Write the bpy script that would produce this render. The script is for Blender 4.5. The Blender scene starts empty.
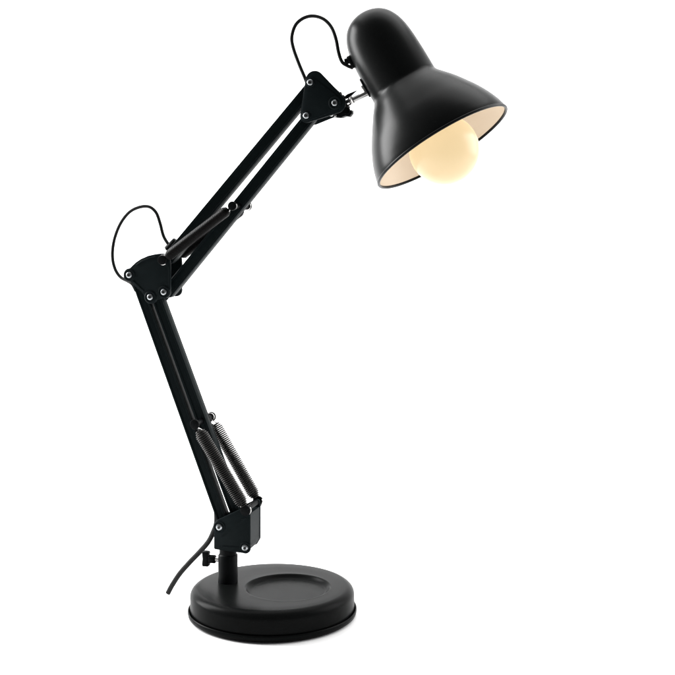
import bpy, bmesh, math
from mathutils import Vector, Matrix

# ------------------------------------------------------------------ camera, world, lights, exposure
S = bpy.context.scene
COL = S.collection
F, HX, HY = 1200.0, 337.5, 210.0            # focal length and principal point, in pixels of the 675 px photograph
CAM = Vector((0.065, -1.2, 0.404))
cam_d = bpy.data.cameras.new('camera')
cam = bpy.data.objects.new('camera', cam_d); COL.objects.link(cam)
cam.location = CAM; cam.rotation_euler = (math.radians(90), 0, 0)
cam_d.sensor_width = 36; cam_d.lens = 36 * F / 675
cam_d.shift_y = -(337.5 - HY) / 675
cam_d.clip_start = 0.01; cam_d.clip_end = 50
S.camera = cam

W = bpy.data.worlds.new('World'); S.world = W; W.use_nodes = True
bg = W.node_tree.nodes['Background']
bg.inputs[0].default_value = (1, 1, 1, 1); bg.inputs[1].default_value = 0.15

def area(name, loc, target, sx, sy, power, col=(1, 1, 1)):
    d = bpy.data.lights.new(name, 'AREA'); d.shape = 'RECTANGLE'; d.size = sx; d.size_y = sy
    d.energy = power; d.color = col
    o = bpy.data.objects.new(name, d); COL.objects.link(o)
    o.location = loc
    o.rotation_euler = (Vector(target) - Vector(loc)).to_track_quat('-Z', 'Y').to_euler()
    return o
area('softbox_overhead', (0.1, 0.45, 1.75), (0.1, 0.4, 0), 2.2, 1.2, 28)
area('softbox_left', (-1.15, 0.42, 0.72), (0.05, 0.05, 0.30), 0.62, 1.0, 48)
area('fill_right', (1.45, 0.25, 0.80), (0.0, 0.0, 0.05), 1.2, 1.2, 27)  # added fill, lifts the shadow right of the base
area('softbox_backdrop', (0.1, 0.35, 1.45), (0.1, 1.35, 0.35), 2.4, 0.4, 4)

S.render.engine = 'CYCLES'
S.view_settings.view_transform = 'Standard'
S.view_settings.look = 'None'
S.view_settings.exposure = 0.0
S.view_settings.gamma = 1.0

# ------------------------------------------------------------------ materials
def mat(name, col, rough=0.5, spec=0.5, metal=0.0, emit=None, estr=0.0, bump=0.0, bscale=900.0, rvar=0.0, coat=0.0):
    m = bpy.data.materials.new(name); m.use_nodes = True
    nt = m.node_tree; b = nt.nodes['Principled BSDF']
    b.inputs['Base Color'].default_value = (*col, 1)
    b.inputs['Roughness'].default_value = rough
    b.inputs['Specular IOR Level'].default_value = spec
    b.inputs['Metallic'].default_value = metal
    b.inputs['Coat Weight'].default_value = coat
    if emit:
        b.inputs['Emission Color'].default_value = (*emit, 1); b.inputs['Emission Strength'].default_value = estr
    tc = nt.nodes.new('ShaderNodeTexCoord')
    if bump:
        n = nt.nodes.new('ShaderNodeTexNoise'); n.inputs['Scale'].default_value = bscale; n.inputs['Detail'].default_value = 4
        bp = nt.nodes.new('ShaderNodeBump'); bp.inputs['Strength'].default_value = bump; bp.inputs['Distance'].default_value = 0.0004
        nt.links.new(tc.outputs['Object'], n.inputs['Vector'])
        nt.links.new(n.outputs['Fac'], bp.inputs['Height']); nt.links.new(bp.outputs['Normal'], b.inputs['Normal'])
    if rvar:
        n2 = nt.nodes.new('ShaderNodeTexNoise'); n2.inputs['Scale'].default_value = 22; n2.inputs['Detail'].default_value = 5
        mr = nt.nodes.new('ShaderNodeMapRange'); mr.inputs['To Min'].default_value = rough - rvar; mr.inputs['To Max'].default_value = rough + rvar
        nt.links.new(tc.outputs['Object'], n2.inputs['Vector'])
        nt.links.new(n2.outputs['Fac'], mr.inputs['Value']); nt.links.new(mr.outputs['Result'], b.inputs['Roughness'])
    return m
M_SHADE = mat('satin_black_shade_paint', (0.006, 0.0065, 0.0065), 0.30, 0.075, bump=0.06, bscale=420, rvar=0.02)
M_BASE = mat('satin_black_base_paint', (0.004, 0.0044, 0.0044), 0.30, 0.024, bump=0.10, bscale=1500, rvar=0.04)
M_PLATE = mat('matte_black_plastic', (0.0085, 0.012, 0.013), 0.45, 0.03, bump=0.08, bscale=1200)
M_BAR = mat('matte_black_bar_paint', (0.0068, 0.0098, 0.0106), 0.38, 0.02, bump=0.05, bscale=1500)
M_KNOB = mat('black_knob_plastic', (0.005, 0.0055, 0.006), 0.40, 0.04)
M_CORD = mat('grey_black_cord_rubber', (0.014, 0.014, 0.014), 0.5, 0.1)
M_LOOP = mat('black_loop_rubber', (0.006, 0.006, 0.006), 0.45, 0.12)
M_SPRING = mat('black_spring_steel', (0.032, 0.031, 0.030), 0.30, 0.5, 1.0)
M_SPRINGB = mat('black_coated_spring', (0.010, 0.010, 0.010), 0.38, 0.5, 1.0)
M_CHROME = mat('bright_steel', (0.62, 0.61, 0.60), 0.18, 0.5, 1.0)
M_STEEL = mat('dull_steel', (0.30, 0.295, 0.29), 0.16, 0.5, 1.0)
M_SCREW = mat('screw_steel', (0.38, 0.40, 0.41), 0.28, 0.5, 1.0)
M_SOCK = mat('screw_socket_dark', (0.02, 0.02, 0.02), 0.5, 0.3)
M_LINE = mat('cream_shade_lining', (0.74, 0.65, 0.545), 0.6, 0.2)
M_BULB = mat('opal_bulb_glass', (0.17, 0.14, 0.10), 0.32, 0.25, emit=(1.0, 0.76, 0.42), estr=0.78)
M_WHITE = mat('white_backdrop', (0.91, 0.91, 0.91), 0.9, 0.05)
M_CERAM = mat('socket_ceramic', (0.5, 0.45, 0.4), 0.5, 0.3)

# ------------------------------------------------------------------ helpers
def link(name, bm, m, parent=None, angle=35, smooth=True):
    bmesh.ops.recalc_face_normals(bm, faces=bm.faces)
    me = bpy.data.meshes.new(name); bm.to_mesh(me); bm.free()
    for p in me.polygons: p.use_smooth = smooth
    if smooth: me.set_sharp_from_angle(angle=math.radians(angle))
    me.materials.append(m)
    o = bpy.data.objects.new(name, me); COL.objects.link(o)
    if parent: o.parent = parent
    return o

PSI = math.radians(15)                       # the arms swing this much towards the viewer
U = Vector((math.cos(PSI), -math.sin(PSI), 0)); N = Vector((math.sin(PSI), math.cos(PSI), 0)); Z = Vector((0, 0, 1))
P0 = Vector((-0.0457, 0.013, 0))             # foot of the post
def pt(s, z, o=0.0): return P0 + U * s + Z * z + N * o
def on(px, py, o=-0.0165):                   # where a point seen in the photograph lies in the arm plane at depth o
    d = Vector(((px - HX) / F, 1, (HY - py) / F))
    t = ((P0 + N * o) - CAM).dot(N) / d.dot(N)
    q = CAM + d * t - P0
    return (q.dot(U), q.z)
def P(px, py, o=-0.0165, o2=None):
    s, z = on(px, py, o); return pt(s, z, o if o2 is None else o2)

def bevel(bm, w, seg=2, ang=30):
    es = [e for e in bm.edges if len(e.link_faces) == 2 and e.calc_face_angle(0) > math.radians(ang)]
    if es: bmesh.ops.bevel(bm, geom=es, offset=w, segments=seg, profile=0.5, affect='EDGES')

def merge(bm, other):
    me = bpy.data.meshes.new('tmp'); other.to_mesh(me); other.free(); bm.from_mesh(me); bpy.data.meshes.remove(me)

def prism(bm, poly, o0, o1, bv=0.0, seg=2, ang=30):
    b = bmesh.new()
    f = [b.verts.new(pt(s, z, o0)) for s, z in poly]; g = [b.verts.new(pt(s, z, o1)) for s, z in poly]
    n = len(poly)
    b.faces.new(f); b.faces.new(g[::-1])
    for i in range(n): b.faces.new((f[i], g[i], g[(i + 1) % n], f[(i + 1) % n]))
    bmesh.ops.recalc_face_normals(b, faces=b.faces)
    if bv: bevel(b, bv, seg, ang)
    merge(bm, b)

def hull(circles, n=40):
    pts = []
    for s, z, r in circles:
        for i in range(n):
            a = 2 * math.pi * i / n; pts.append((s + r * math.cos(a), z + r * math.sin(a)))
    pts = sorted(set(pts))
    def half(ps):
        h = []
        for p in ps:
            while len(h) > 1 and (h[-1][0]-h[-2][0])*(p[1]-h[-2][1]) - (h[-1][1]-h[-2][1])*(p[0]-h[-2][0]) <= 0: h.pop()
            h.append(p)
        return h
    a = half(pts); b = half(pts[::-1])
    return a[:-1] + b[:-1]

def frame(d):
    d = d.normalized(); a = Vector((0, 0, 1)) if abs(d.z) < 0.9 else Vector((1, 0, 0))
    x = d.cross(a).normalized(); return x, d.cross(x).normalized(), d

def lathe(bm, origin, axis, prof, n=64, ref=None):
    """prof: list of (radius, height); radius 0 closes with a pole"""
    x, y, d = frame(axis)
    b = bmesh.new(); rings = []
    for r, h in prof:
        if r <= 1e-7: rings.append([b.verts.new(origin + d * h)])
        else: rings.append([b.verts.new(origin + d * h + (x * math.cos(2*math.pi*i/n) + y * math.sin(2*math.pi*i/n)) * r) for i in range(n)])
    for A, B in zip(rings, rings[1:]):
        for i in range(n):
            j = (i + 1) % n
            if len(A) == 1 and len(B) == 1: continue
            if len(A) == 1: b.faces.new((A[0], B[i], B[j]))
            elif len(B) == 1: b.faces.new((A[i], A[j], B[0]))
            else: b.faces.new((A[i], A[j], B[j], B[i]))
    bmesh.ops.recalc_face_normals(b, faces=b.faces)
    merge(bm, b)

def rod(bm, p, q, r, bv=0.0, n=32):
    L = (q - p).length
    if bv: prof = [(0, 0), (r - bv, 0), (r - bv*0.3, bv*0.3), (r, bv), (r, L - bv), (r - bv*0.3, L - bv*0.3), (r - bv, L), (0, L)]
    else: prof = [(0, 0), (r, 0), (r, L), (0, L)]
    lathe(bm, p, q - p, prof, n)

def spline(pts, k=10):
    out = []; P_ = [pts[0] * 2 - pts[1]] + list(pts) + [pts[-1] * 2 - pts[-2]]
    for i in range(1, len(P_) - 2):
        a, b, c, d = P_[i-1:i+3]
        for j in range(k):
            t = j / k
            out.append(0.5 * ((2*b) + (c-a)*t + (2*a-5*b+4*c-d)*t*t + (3*b-a-3*c+d)*t*t*t))
    out.append(pts[-1]); return out

def tube(bm, pts, r, n=12):
    b = bmesh.new(); rings = []; x = None
    for i, p in enumerate(pts):
        d = (pts[min(i+1, len(pts)-1)] - pts[max(i-1, 0)]).normalized()
        if x is None: x = frame(d)[0]
        x = (x - d * x.dot(d)).normalized(); y = d.cross(x)
        rings.append([b.verts.new(p + (x*math.cos(2*math.pi*k/n) + y*math.sin(2*math.pi*k/n)) * r) for k in range(n)])
    for A, B in zip(rings, rings[1:]):
        for k in range(n): b.faces.new((A[k], A[(k+1) % n], B[(k+1) % n], B[k]))
    b.faces.new(rings[0][::-1]); b.faces.new(rings[-1])
    bmesh.ops.recalc_face_normals(b, faces=b.faces)
    merge(bm, b)

# ------------------------------------------------------------------ the setting: a seamless white studio sweep
bm = bmesh.new()
prof = [(-0.75, 0.0), (0.75, 0.0)]
R_ = 0.45
for i in range(1, 17):
    a = math.pi / 2 * i / 16; prof.append((0.75 + R_ * math.sin(a), R_ - R_ * math.cos(a)))
prof.append((1.2, 1.9))
rows = [[bm.verts.new((x, y, z)) for x in (-1.9, 2.1)] for y, z in prof]
for A, B in zip(rows, rows[1:]): bm.faces.new((A[0], A[1], B[1], B[0]))
ground = link('ground', bm, M_WHITE, angle=60); ground['kind'] = 'structure'

# ------------------------------------------------------------------ the lamp
lamp = bpy.data.objects.new('desk_lamp', None); COL.objects.link(lamp)
lamp.empty_display_size = 0.05
lamp['label'] = 'black swing-arm desk lamp with bell shade, glowing globe bulb and round base on white'
lamp['category'] = 'desk lamp'

# ---- base: stepped round weight with rolled shoulder and a dished ring
O0 = Vector((0, 0, 0))
DC = Vector((0.0155, -0.004, 0))              # the dish sits off-centre
bm = bmesh.new()
NB = 160
T = 0.0285
def ring(cx, cy, r, z): return [bm.verts.new((cx + r*math.cos(2*math.pi*i/NB), cy + r*math.sin(2*math.pi*i/NB), z)) for i in range(NB)]
rings = [ring(0, 0, r, z) for r, z in [(0.0795, 0.004), (0.0815, 0.0065), (0.0818, 0.0085), (0.0818, 0.0205), (0.0815, 0.0226), (0.0806, 0.0246), (0.0791, 0.0263), (0.0772, 0.0276), (0.0752, 0.0283), (0.0735, T)]]
dish = [(0.0436, T), (0.0428, T + 0.00005), (0.0420, T - 0.0005), (0.0412, T - 0.0014), (0.0395, T - 0.0030), (0.0382, T - 0.0038), (0.0372, T - 0.0041), (0.036, T - 0.0041)]
# blend from the outer shoulder circle to the off-centre dish
rings.append(ring(DC.x * 0.35, DC.y * 0.35, 0.061, T)); rings.append(ring(DC.x * 0.75, DC.y * 0.75, 0.050, T))
rings += [ring(DC.x, DC.y, r, z) for r, z in dish]
for A, B in zip(rings, rings[1:]):
    for i in range(NB): bm.faces.new((A[i], A[(i+1) % NB], B[(i+1) % NB], B[i]))
bm.faces.new(rings[-1]); bm.faces.new(rings[0][::-1])
base = link('base', bm, M_BASE, lamp, angle=40)
bm = bmesh.new()
lathe(bm, O0, Z, [(0, 0.0004), (0.078, 0.0004), (0.0815, 0.0008), (0.0836, 0.0024), (0.0842, 0.0050), (0.0841, 0.0066), (0.0835, 0.0072), (0.0827, 0.0069), (0.0823, 0.0062), (0.0805, 0.0052), (0, 0.0052)], 160)
link('foot_ring', bm, M_BASE, base, angle=50)

# ---- post and its locking screw
bm = bmesh.new()
ptop = on(228, 545, 0)[1]
lathe(bm, P0, Z, [(0, T - 0.002), (0.0100, T - 0.002), (0.0100, T + 0.0003), (0.0099, T + 0.001), (0.0099, ptop - 0.010), (0.0092, ptop - 0.009), (0.0086, ptop - 0.0085), (0.0086, ptop + 0.004), (0, ptop + 0.004)], 48)
post = link('post', bm, M_KNOB, lamp)
bm = bmesh.new()
kc = P(206, 558.5, 0, 0); kz = kc.z
kd = (Vector((P0.x, P0.y, 0)) - Vector((kc.x, kc.y, 0))).normalized()
pc = Vector((P0.x, P0.y, kz))
rod(bm, pc - kd * 0.0205, pc - kd * 0.0135, 0.0042, 0.0007)
side = kd.cross(Z).normalized()
b = bmesh.new()                                # two-winged grip
wing = [(-0.0030, -0.0075), (0.0030, -0.0075), (0.0036, -0.0055), (0.0024, -0.0025), (0.0024, 0.0025), (0.0036, 0.0055), (0.0030, 0.0075), (-0.0030, 0.0075), (-0.0036, 0.0055), (-0.0030, 0), (-0.0036, -0.0055)]
v0 = []; v1 = []
for a_, z_ in wing:
    c = pc - kd * 0.0235 + Z * z_
    v0.append(b.verts.new(c + kd * a_ - side * 0.0032)); v1.append(b.verts.new(c + kd * a_ + side * 0.0032))
b.faces.new(v0); b.faces.new(v1[::-1])
for i in range(len(wing)): b.faces.new((v0[i], v1[i], v1[(i+1) % len(wing)], v0[(i+1) % len(wing)]))
bmesh.ops.recalc_face_normals(b, faces=b.faces); bevel(b, 0.0006, 2, 20); merge(bm, b)
knob = link('thumbscrew', bm, M_KNOB, lamp)
bm = bmesh.new(); rod(bm, pc - kd * 0.0145, pc - kd * 0.0085, 0.0022)
link('threaded_stem', bm, M_CHROME, knob)

# ---- shared small parts
def screw(px, py, parent, r=0.0033, o=-0.0165):
    c = P(px, py, -0.0165, o); bm = bmesh.new()
    lathe(bm, c, -N, [(0, -0.001), (r, -0.001), (r, 0.0008), (r*0.93, 0.0014), (r*0.75, 0.0018), (r*0.5, 0.0019), (r*0.46, 0.0012), (0, 0.0012)], 32)
    s_ = link('screw', bm, M_SCREW, parent)
    bm = bmesh.new(); lathe(bm, c - N * 0.00125, -N, [(0, 0), (r*0.42, 0), (r*0.42, 0.00035), (0, 0.00035)], 6)
    # the far end of the same bolt shows as a nut on the back plate
    link('hex_socket', bm, M_SOCK, s_)
    bm = bmesh.new(); c2 = P(px, py, -0.0165, 0.0165)
    lathe(bm, c2, N, [(0, -0.001), (0.0034, -0.001), (0.0034, 0.002), (0.0028, 0.0026), (0, 0.0026)], 6)
    link('nut', bm, M_SCREW, parent)

def boss(bm, px, py, r, o, dr, h=0.0008):
    c = P(px, py, -0.0165, o)
    lathe(bm, c, N * dr, [(0, -0.0005), (r, -0.0005), (r, h*0.5), (r-0.0005, h), (r-0.0014, h), (r-0.0019, h*0.45), (0, h*0.45)], 40)

def bar(pa, pb, ea, eb, w=0.0102, o=0.0, d=0.0046, name='arm_bar', parent=None):
    """pressed channel bar from joint a to joint b with rounded ends, its open side at the front holding a recessed web"""
    (s0, z0), (s1, z1) = on(*pa), on(*pb)
    L = math.hypot(s1-s0, z1-z0); ux, uz = (s1-s0)/L, (z1-z0)/L
    def tr(a, b_): return (s0 + ux*a - uz*b_, z0 + uz*a + ux*b_)
    h = w/2
    def outline(h, e0, e1, r):
        pts = []
        for cx, cy, a0 in ((e1-r, h-r, 0), (e0+r, h-r, 90), (e0+r, -h+r, 180), (e1-r, -h+r, 270)):
            for k in range(7):
                a = math.radians(a0 + 15*k); pts.append(tr(cx + r*math.cos(a), cy + r*math.sin(a)))
        return pts
    bm = bmesh.new()
    prism(bm, outline(h, -ea, L+eb, h*0.72), -d, d, 0.0008, 2, 40)
    # raised lips along the front and back faces
    for sg in (-1, 1):
        for y0, y1 in ((-h, -h + 0.0022),):
            q = [tr(-ea + h, y0), tr(L + eb - h, y0), tr(L + eb - h, y1), tr(-ea + h, y1)]
            prism(bm, q, sg*d*0.96, sg*(d + 0.0011), 0.0003, 1, 40)
            q = [tr(-ea + h, -y0), tr(L + eb - h, -y0), tr(L + eb - h, -y1), tr(-ea + h, -y1)]
            prism(bm, q, sg*d*0.96, sg*(d + 0.0011), 0.0003, 1, 40)
    return link(name, bm, M_BAR, parent or lamp)

# ---- lower bracket
A_, B_, C_, G_ = (129.5, 275), (150.5, 297), (164, 292), (163, 260)
D_, E_, F_ = (310.5, 82.5), (335, 103), (306.5, 115.7)
H_, I_ = (219.5, 527), (245.3, 547.7)
def poly(pts): return [on(*p) for p in pts]
brk = [(213.8, 548.5), (213.8, 524.5), (215.5, 521.2), (219, 519.3), (246.5, 506.2), (249.5, 507.5), (250.3, 511), (250.3, 546.5), (246.5, 552.8), (243.5, 553.4), (220, 550.2), (214.6, 549.4)]
bm = bmesh.new()
prism(bm, poly(brk), -0.0165, -0.0135, 0.0007, 2, 20)
prism(bm, poly(brk), 0.0135, 0.0165, 0.0007, 2, 20)
web = [(243.5, 514), (249.9, 514), (249.9, 546.3), (246.2, 552.2), (243.4, 552.8), (220.5, 549.8), (215, 549), (215, 546), (243.2, 548.5)]
prism(bm, poly(web), -0.0136, 0.0136)
# stiffening ribs
prism(bm, poly([(221, 536), (243, 519), (244.4, 519), (244.4, 520.2), (222.4, 537)]), -0.0169, -0.016)
prism(bm, poly([(222, 545.8), (240, 547), (240, 548), (222, 546.8)]), -0.0171, -0.016, 0.0002, 1)
prism(bm, poly([(240, 519), (247.8, 518), (247.8, 518.9), (241, 519.9)]), -0.0171, -0.016, 0.0002, 1)
boss(bm, *H_, 0.0062, -0.0165, -1); boss(bm, *I_, 0.0058, -0.0165, -1)
lb = link('base_bracket', bm, M_PLATE, lamp)
screw(*H_, lb, 0.0034); screw(*I_, lb, 0.0034)

# ---- lower arm: two parallel bars
bar(A_, (217.5, 521.5), 0.004, 0.012, 0.0108, d=0.0046)
bar((151.0, 296.5), (240.5, 541), 0.004, 0.004, 0.0104, d=0.0046)
# cheeks either side of the lower arm end
# ---- elbow bracket
elb = [(129.5, 268.2), (135.5, 262.5), (141, 258.8), (148, 255.8), (155, 254.2), (162, 253.4), (167, 254.8), (169.6, 258.5), (170.2, 264), (170.4, 289), (168, 294), (162, 298), (152, 302), (147, 300.5), (144, 296), (141, 291.5), (131, 282.5), (125, 279), (124.5, 272.5)]
bm = bmesh.new()
for o0, o1, dr in ((-0.0165, -0.0135, -1), (0.0135, 0.0165, 1)):
    prism(bm, poly(elb), o0, o1, 0.0006, 2, 20)
    e = 0.0004
    for q, r in ((A_, 0.0068), (B_, 0.0070), (C_, 0.0066)):
        c = on(*q); prism(bm, hull([(c[0], c[1], r)]), o0 - e, o1 + e, 0.0006, 2, 40)
        boss(bm, *q, 0.0062, o0 - e if dr < 0 else o1 + e, dr)
for q in ([(132.6, 281.8), (133.6, 280.6), (144.6, 290.8), (143.6, 292.0)], [(168.2, 266), (169.4, 266), (169.6, 285), (168.4, 285)], [(136, 264.6), (141.5, 260.6), (148.5, 257.6), (156, 256), (156, 257), (149, 258.6), (142, 261.6), (136.6, 265.4)]):
    prism(bm, poly(q), -0.0172, -0.016, 0.0003, 1)
el = link('elbow_bracket', bm, M_PLATE, lamp)
for q in (A_, B_, C_): screw(*q, el, 0.0032, -0.0169)

# ---- upper arm
bar(G_, D_, 0.003, 0.0110, 0.0119)
bar(C_, F_, 0.006, 0.006, 0.0119)
# ---- head bracket
cD, cE, cF = on(*D_), on(*E_), on(*F_)
bm = bmesh.new()
hp = hull([(*on(314.3, 80.0), 0.0092), (*on(335.5, 103.2), 0.0098), (*cF, 0.0068)], 48)
hp2 = hull([(*cD, 0.0056), (*cE, 0.0070), (*cF, 0.0054)], 48)
hpb = hull([(cD[0] - 0.0005, cD[1] + 0.0015, 0.0088), (*cE, 0.0080), (*cF, 0.0070)], 48)
prism(bm, hp, -0.0160, -0.0135, 0.0006, 2, 40); prism(bm, hpb, 0.0105, 0.0130, 0.0006, 2, 40)
prism(bm, hp2, -0.0168, -0.0155, 0.0005, 2, 40)
for q, r in ((D_, 0.0046), (E_, 0.0064), (F_, 0.0046)): boss(bm, *q, r, -0.0168, -1)
hb = link('head_bracket', bm, M_PLATE, lamp)
for q in (D_, E_, F_): screw(*q, hb, 0.0031, -0.0170)

# ---- springs with pins
def spring(pa, pb, oa, ob, r, wire, turns, t0, t1, ra, rb, mcoil, parent):
    a, b_ = P(*pa, -0.021, oa), P(*pb, -0.018, ob)
    d = b_ - a; x, y, dn = frame(d)
    pts = []; K = 16; n = turns * K
    for i in range(n + 1):
        th = 2 * math.pi * i / K; t = t0 + (t1 - t0) * i / n
        e = min(i, n - i) / K                                   # the end coils close in
        rr = r * min(1, 0.62 + 0.14 * e)
        pts.append(a + d * t + (x * math.cos(th) + y * math.sin(th)) * rr)
    bm = bmesh.new(); tube(bm, pts, wire, 6)
    sp = link('spring', bm, mcoil, parent, angle=180)
    for end, inner, rr in ((a, a + d * t0, ra), (b_, b_ - d * (1 - t1), rb)):   # end hooks round the pins
        dirn = (end - inner).normalized(); pw = N.cross(dirn).normalized()
        hk = [inner + pw * r * 0.5 - dirn * 0.0008, inner + pw * r * 0.3 + dirn * 0.0008]
        for k in range(0, 10):
            hk.append(end + dirn * rr * math.cos(math.radians(180 - 30 * k)) + pw * rr * math.sin(math.radians(180 - 30 * k)))
        bm = bmesh.new(); tube(bm, spline(hk, 4), 0.00065, 8)
        link('hook', bm, M_CHROME, sp)
    return sp
def pin(pa, oa, parent, r=0.0042, reach=0.0245):
    bm = bmesh.new(); c0, c1 = P(*pa, oa, -reach), P(*pa, oa, reach)
    rod(bm, c0 + N * 0.001, c1 - N * 0.001, 0.0026, 0, 24)
    rod(bm, c0, c0 + N * 0.0030, r, 0.0010, 32); rod(bm, c1 - N * 0.0030, c1, r, 0.0010, 32)
    return link('spring_pin', bm, M_KNOB, parent)
pin((195.5, 424), -0.021, lamp, 0.0050); pin((246.0, 510.0), -0.018, lamp, 0.0054, 0.0212)
pin((233, 206), -0.021, lamp, 0.0046); pin((163, 260), -0.018, lamp, 0.0048, 0.0215)
for sg in (-1, 1):
    spring((195.5, 424), (246.0, 510.0), sg*0.021, sg*0.018, 0.0059, 0.00082, 44, 0.08, 0.95, 0.0036, 0.0050, M_SPRING, lamp)
    spring((233, 206), (163, 260), sg*0.021, sg*0.018, 0.0048, 0.00062, 68, 0.07, 0.94, 0.0036, 0.0048, M_SPRINGB, lamp)

# ---- power cord: table, up behind the lower arm, two free loops
cord_r = 0.0027
bm = bmesh.new()
g = lambda px, py, y: CAM + Vector(((px - HX) / F, 1, (HY - py) / F)) * (y + 1.2)
pts = [g(168.0, 593.0, 0.0585), g(172, 585.5, 0.056), g(179.5, 574, 0.052), g(189.5, 562.5, 0.047), g(200.5, 551, 0.041), g(208.5, 541.5, 0.034), g(213.5, 531.5, 0.027), g(216.5, 522, 0.022), g(216, 508, 0.020), g(213, 494, 0.018)]
tube(bm, spline(pts, 8), cord_r, 14)
cord = link('power_cord', bm, M_CORD, lamp, angle=60)
bm = bmesh.new()
pts = [P(136, 291, 0), P(132.5, 284.5, 0), P(127.5, 281, 0.003), P(121, 277.5, 0.006), P(116, 271, 0.008), P(113, 261.5, 0.01), P(112.6, 250, 0.01), P(115, 237, 0.01), P(120.5, 223.5, 0.009), P(129, 212.5, 0.008), P(139, 207.3, 0.007), P(149, 206.8, 0.006), P(156, 212.5, 0.005), P(160, 223, 0.004), P(163.5, 236, 0.003), P(168.5, 244.5, 0.001), P(174, 252, 0)]
tube(bm, spline(pts, 8), 0.0017, 12)
link('cord_loop', bm, M_LOOP, lamp, angle=60)
bm = bmesh.new()
pts = [P(309, 88, 0), P(304.7, 77.5, 0), P(299, 64, 0.002), P(293.3, 48, 0.004), P(291.8, 37, 0.004), P(295.3, 25.5, 0.004), P(302.7, 18.6, 0.004), P(312.4, 16, 0.004), P(323, 18.8, 0.003), P(331, 26.6, 0.002), P(335.8, 38.5, 0), P(338.7, 53, 0), P(342, 61.8, 0), P(347, 65.5, 0), P(353, 68, 0)]
tube(bm, spline(pts, 8), 0.0018, 12)
link('cord_loop', bm, M_LOOP, lamp, angle=60)
# small strain-relief cap where the loop enters the upper arm
bm = bmesh.new()
rod(bm, P(167, 250, 0.002), P(176.5, 240.5, 0.002), 0.0040, 0.0012, 24)
link('cord_clip', bm, M_KNOB, lamp)

# ---- head: bell shade
AX = Vector((0.506, -0.215, -0.858)).normalized()       # where the mouth points
HC = P(442.5, 147.2, 0, 0)                               # centre of the mouth
k = (HC - CAM).y / F                                     # metres per pixel there
up = -AX
prof_o = [(74.7, 0), (73.9, 5), (71.6, 13), (67.7, 22.5), (62.8, 32), (57, 41.3), (50, 51.2), (43, 60.0), (37.6, 66.3), (35.0, 69.8), (33.9, 72.5), (33.5, 76), (33.5, 84), (33.4, 95), (33.0, 108), (32.2, 119), (30.6, 129), (27.8, 137.5), (23.4, 145), (17, 150.6), (9, 154), (0, 155)]
prof_o = [(r * (1.0 if h < 40 else 1 + 0.06 * min(1, ((h - 40) / 36) ** 1.6)), h * 1.035 if h <= 76 else 78.66 + (h - 76) * 1.065) for r, h in prof_o]
HT = prof_o[-1][1]
def dense(pr, kk=5):
    v = spline([Vector((a, b_, 0)) for a, b_ in pr], kk); return [(max(q.x, 0), q.y) for q in v]
po = dense(prof_o)
th = 1.1
inner = [(max(r - th, 0), h - (th if h > 125 else 0)) for r, h in prof_o]
pi_ = dense(inner)
bm = bmesh.new()
lathe(bm, HC, up, [(r*k, h*k) for r, h in po[:-1]] + [(0, HT*k)], 128)
lathe(bm, HC, up, [(r*k, h*k) for r, h in pi_[:-1]] + [(0, (HT-th)*k)], 128)
lathe(bm, HC, up, [(74.7*k, 0), ((74.7-th)*k, 0)], 128)
bmesh.ops.remove_doubles(bm, verts=bm.verts, dist=1e-6)
def lean(bm):                                             # the tall neck leans a few degrees off the bell's axis
    piv = HC + up * 70 * k
    for v_ in bm.verts:
        h = (v_.co - HC).dot(up) / k; t = min(1, max(0, (h - 52) / 22)); t = t*t*(3 - 2*t)
        if t: v_.co = piv + Matrix.Rotation(math.radians(1.5) * t, 3, LEAN_AX) @ (v_.co - piv)
LEAN_AX = Vector((0, 1, 0))
lean(bm)
shade = link('lamp_shade', bm, M_SHADE, lamp, angle=50)
bm = bmesh.new()
lathe(bm, HC, up, [((r - 2.0)*k, max(h, 1.2)*k) for r, h in po if h < 77], 128)
lathe(bm, HC, up, [(33.5*k, 76.5*k), (0, 77*k)], 64)
lean(bm)
lining = link('shade_lining', bm, M_LINE, shade, angle=60)
bm = bmesh.new()
x, y, d = frame(up); rr = [HC + (x*math.cos(2*math.pi*i/128) + y*math.sin(2*math.pi*i/128)) * 73.9*k for i in range(129)]
tube(bm, rr, 1.5*k, 12)
link('rim', bm, M_SHADE, shade, angle=180)
# bulb
bm = bmesh.new()
bc = HC + up * (-3.0*k); R = 35.2*k
pr = []
for i in range(0, 37):
    a = math.radians(-90 + 145*i/36); pr.append((R*math.cos(a), R*math.sin(a)))
r_, h_ = pr[-1]
pr += [(r_*0.86, h_ + 5*k), (r_*0.74, h_ + 11*k), (r_*0.68, h_ + 18*k), (r_*0.66, h_ + 24*k)]
pr[0] = (0, -R)
lathe(bm, bc, up, pr, 96)
bulb = link('light_bulb', bm, M_BULB, lamp, angle=180)
bm = bmesh.new()
rod(bm, bc + up*(h_ + 22*k), bc + up*(h_ + 60*k), 17*k, 0.002, 48)
link('bulb_socket', bm, M_CERAM, lamp)

# ---- head joint
# dark clamp block, bolt with wing nut, chrome rod to the shade
bm = bmesh.new()
r0 = P(340, 106, 0, 0); 
shade_axis_pt = HC + up * 88 * k
r1g = P(371, 90.0, 0, 0)
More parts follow.
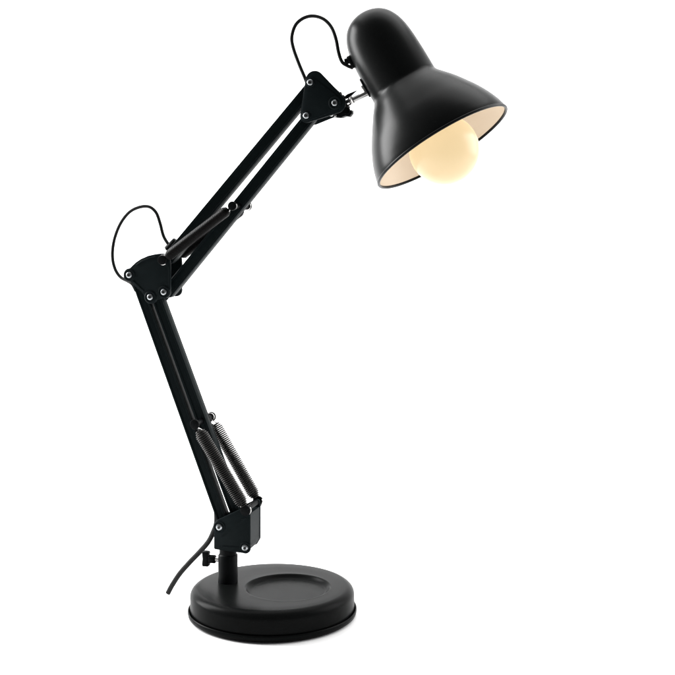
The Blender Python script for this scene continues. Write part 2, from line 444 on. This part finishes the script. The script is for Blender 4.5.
# the rod ends on the side of the shade neck
v = r1g - shade_axis_pt; v = v - up * v.dot(up); r1 = shade_axis_pt + v.normalized() * 34.8 * k
rd = (r1 - r0).normalized()
rod(bm, r0, r1, 0.0029, 0, 28)
rodo = link('swivel_rod', bm, M_STEEL, lamp)
bm = bmesh.new(); c = r0.lerp(r1, 0.40)
lathe(bm, c, rd, [(0, 0), (0.0040, 0), (0.0046, 0.0006), (0.0046, 0.0020), (0.0040, 0.0026), (0, 0.0026)], 6)
link('nut', bm, M_CHROME, rodo)
bm = bmesh.new(); c = r0.lerp(r1, 0.25)
lathe(bm, c, rd, [(0, 0), (0.0038, 0), (0.0042, 0.0005), (0.0042, 0.0030), (0.0034, 0.0038), (0, 0.0038)], 24)
link('washer', bm, M_CHROME, rodo)
bd = rd.cross(N).normalized()
if bd.z < 0: bd = -bd
bm = bmesh.new()
b0 = r0 + rd * 0.0035
rod(bm, r0 - rd * 0.004, r0 + rd * 0.0075, 0.0062, 0.0008, 24)
rod(bm, b0 - bd * 0.0105, b0 + bd * 0.0085, 0.0046, 0.0006, 24)
prism(bm, poly([(331, 112.5), (337.5, 111), (345, 112.5), (348.5, 108.5), (349, 112), (346, 116), (342.5, 115), (338, 117), (331.5, 116.5)]), -0.006, 0.0035, 0.0006, 1, 20)
joint = link('swivel_joint', bm, M_KNOB, lamp)
bm = bmesh.new()
rod(bm, b0 + bd * 0.0085, b0 + bd * 0.0125, 0.0034, 0.0005, 20)
link('bolt', bm, M_CHROME, joint)
bm = bmesh.new()
tw = b0 + bd * 0.0095
pts = [P(343.5, 97.5, 0, -0.001), P(348, 94.2, 0, -0.001), P(357.5, 90.4, 0, -0.001), P(351, 96.6, 0, -0.001), P(347.5, 98.6, 0, -0.001)]
b = bmesh.new(); v0 = [b.verts.new(p - N*0.0014) for p in pts]; v1 = [b.verts.new(p + N*0.0014) for p in pts]
b.faces.new(v0); b.faces.new(v1[::-1])
for i in range(5): b.faces.new((v0[i], v1[i], v1[(i+1) % 5], v0[(i+1) % 5]))
bmesh.ops.recalc_face_normals(b, faces=b.faces); bevel(b, 0.0004, 1, 20); merge(bm, b)
link('wing_nut', bm, M_KNOB, joint)
# small screws under the joint
for q in ((333, 115.2), (337.2, 115.6)):
    bm = bmesh.new(); c = P(*q, 0, -0.0075); rod(bm, c - N*0.0005, c + N*0.002, 0.0016, 0.0003, 16)
    link('small_screw', bm, M_CHROME, joint)
# mounting strap and grommet on the shade
def on_shade(h, ang_ref, r, lift=0.0):
    c = HC + up*h*k; vv = ang_ref - c; vv = vv - up*vv.dot(up); vv.normalize(); return c + vv*(r*k + lift), vv
def pad(bm, c, v, half, wid, thk):                    # rounded pad lying along the shade, v pointing outwards
    w = up.cross(v).normalized(); b = bmesh.new(); lo = []; hi = []
    for kk in range(24):
        a = 2*math.pi*kk/24; q = c + up * (math.sin(a)*wid + math.copysign(half - wid, math.sin(a))) + w * math.cos(a)*wid
        lo.append(b.verts.new(q - v*0.002)); hi.append(b.verts.new(q + v*thk))
    b.faces.new(lo[::-1]); b.faces.new(hi)
    for kk in range(24): b.faces.new((lo[kk], lo[(kk+1) % 24], hi[(kk+1) % 24], hi[kk]))
    bmesh.ops.recalc_face_normals(b, faces=b.faces); bevel(b, 0.0006, 2, 40); merge(bm, b)
bm = bmesh.new(); p_, vv = on_shade(93, r1g, 35.3)
pad(bm, p_, vv, 0.0105, 0.0052, 0.0014)
lean(bm)
link('mounting_strap', bm, M_KNOB, shade)
bm = bmesh.new()
rod(bm, p_ + vv*0.0010, p_ + vv*0.0036, 0.0040, 0.0005, 6)
lean(bm)
link('nut', bm, M_CHROME, shade)
bm = bmesh.new(); q_, v2 = on_shade(124, P(352, 67, 0, 0), 34.8)
pad(bm, q_, v2, 0.0068, 0.0042, 0.0022)
rod(bm, q_ + v2*0.001 + up*0.002, q_ + v2*0.0058 + up*0.0035, 0.0030, 0.0009, 20)
lean(bm)
link('cord_grommet', bm, M_KNOB, shade)
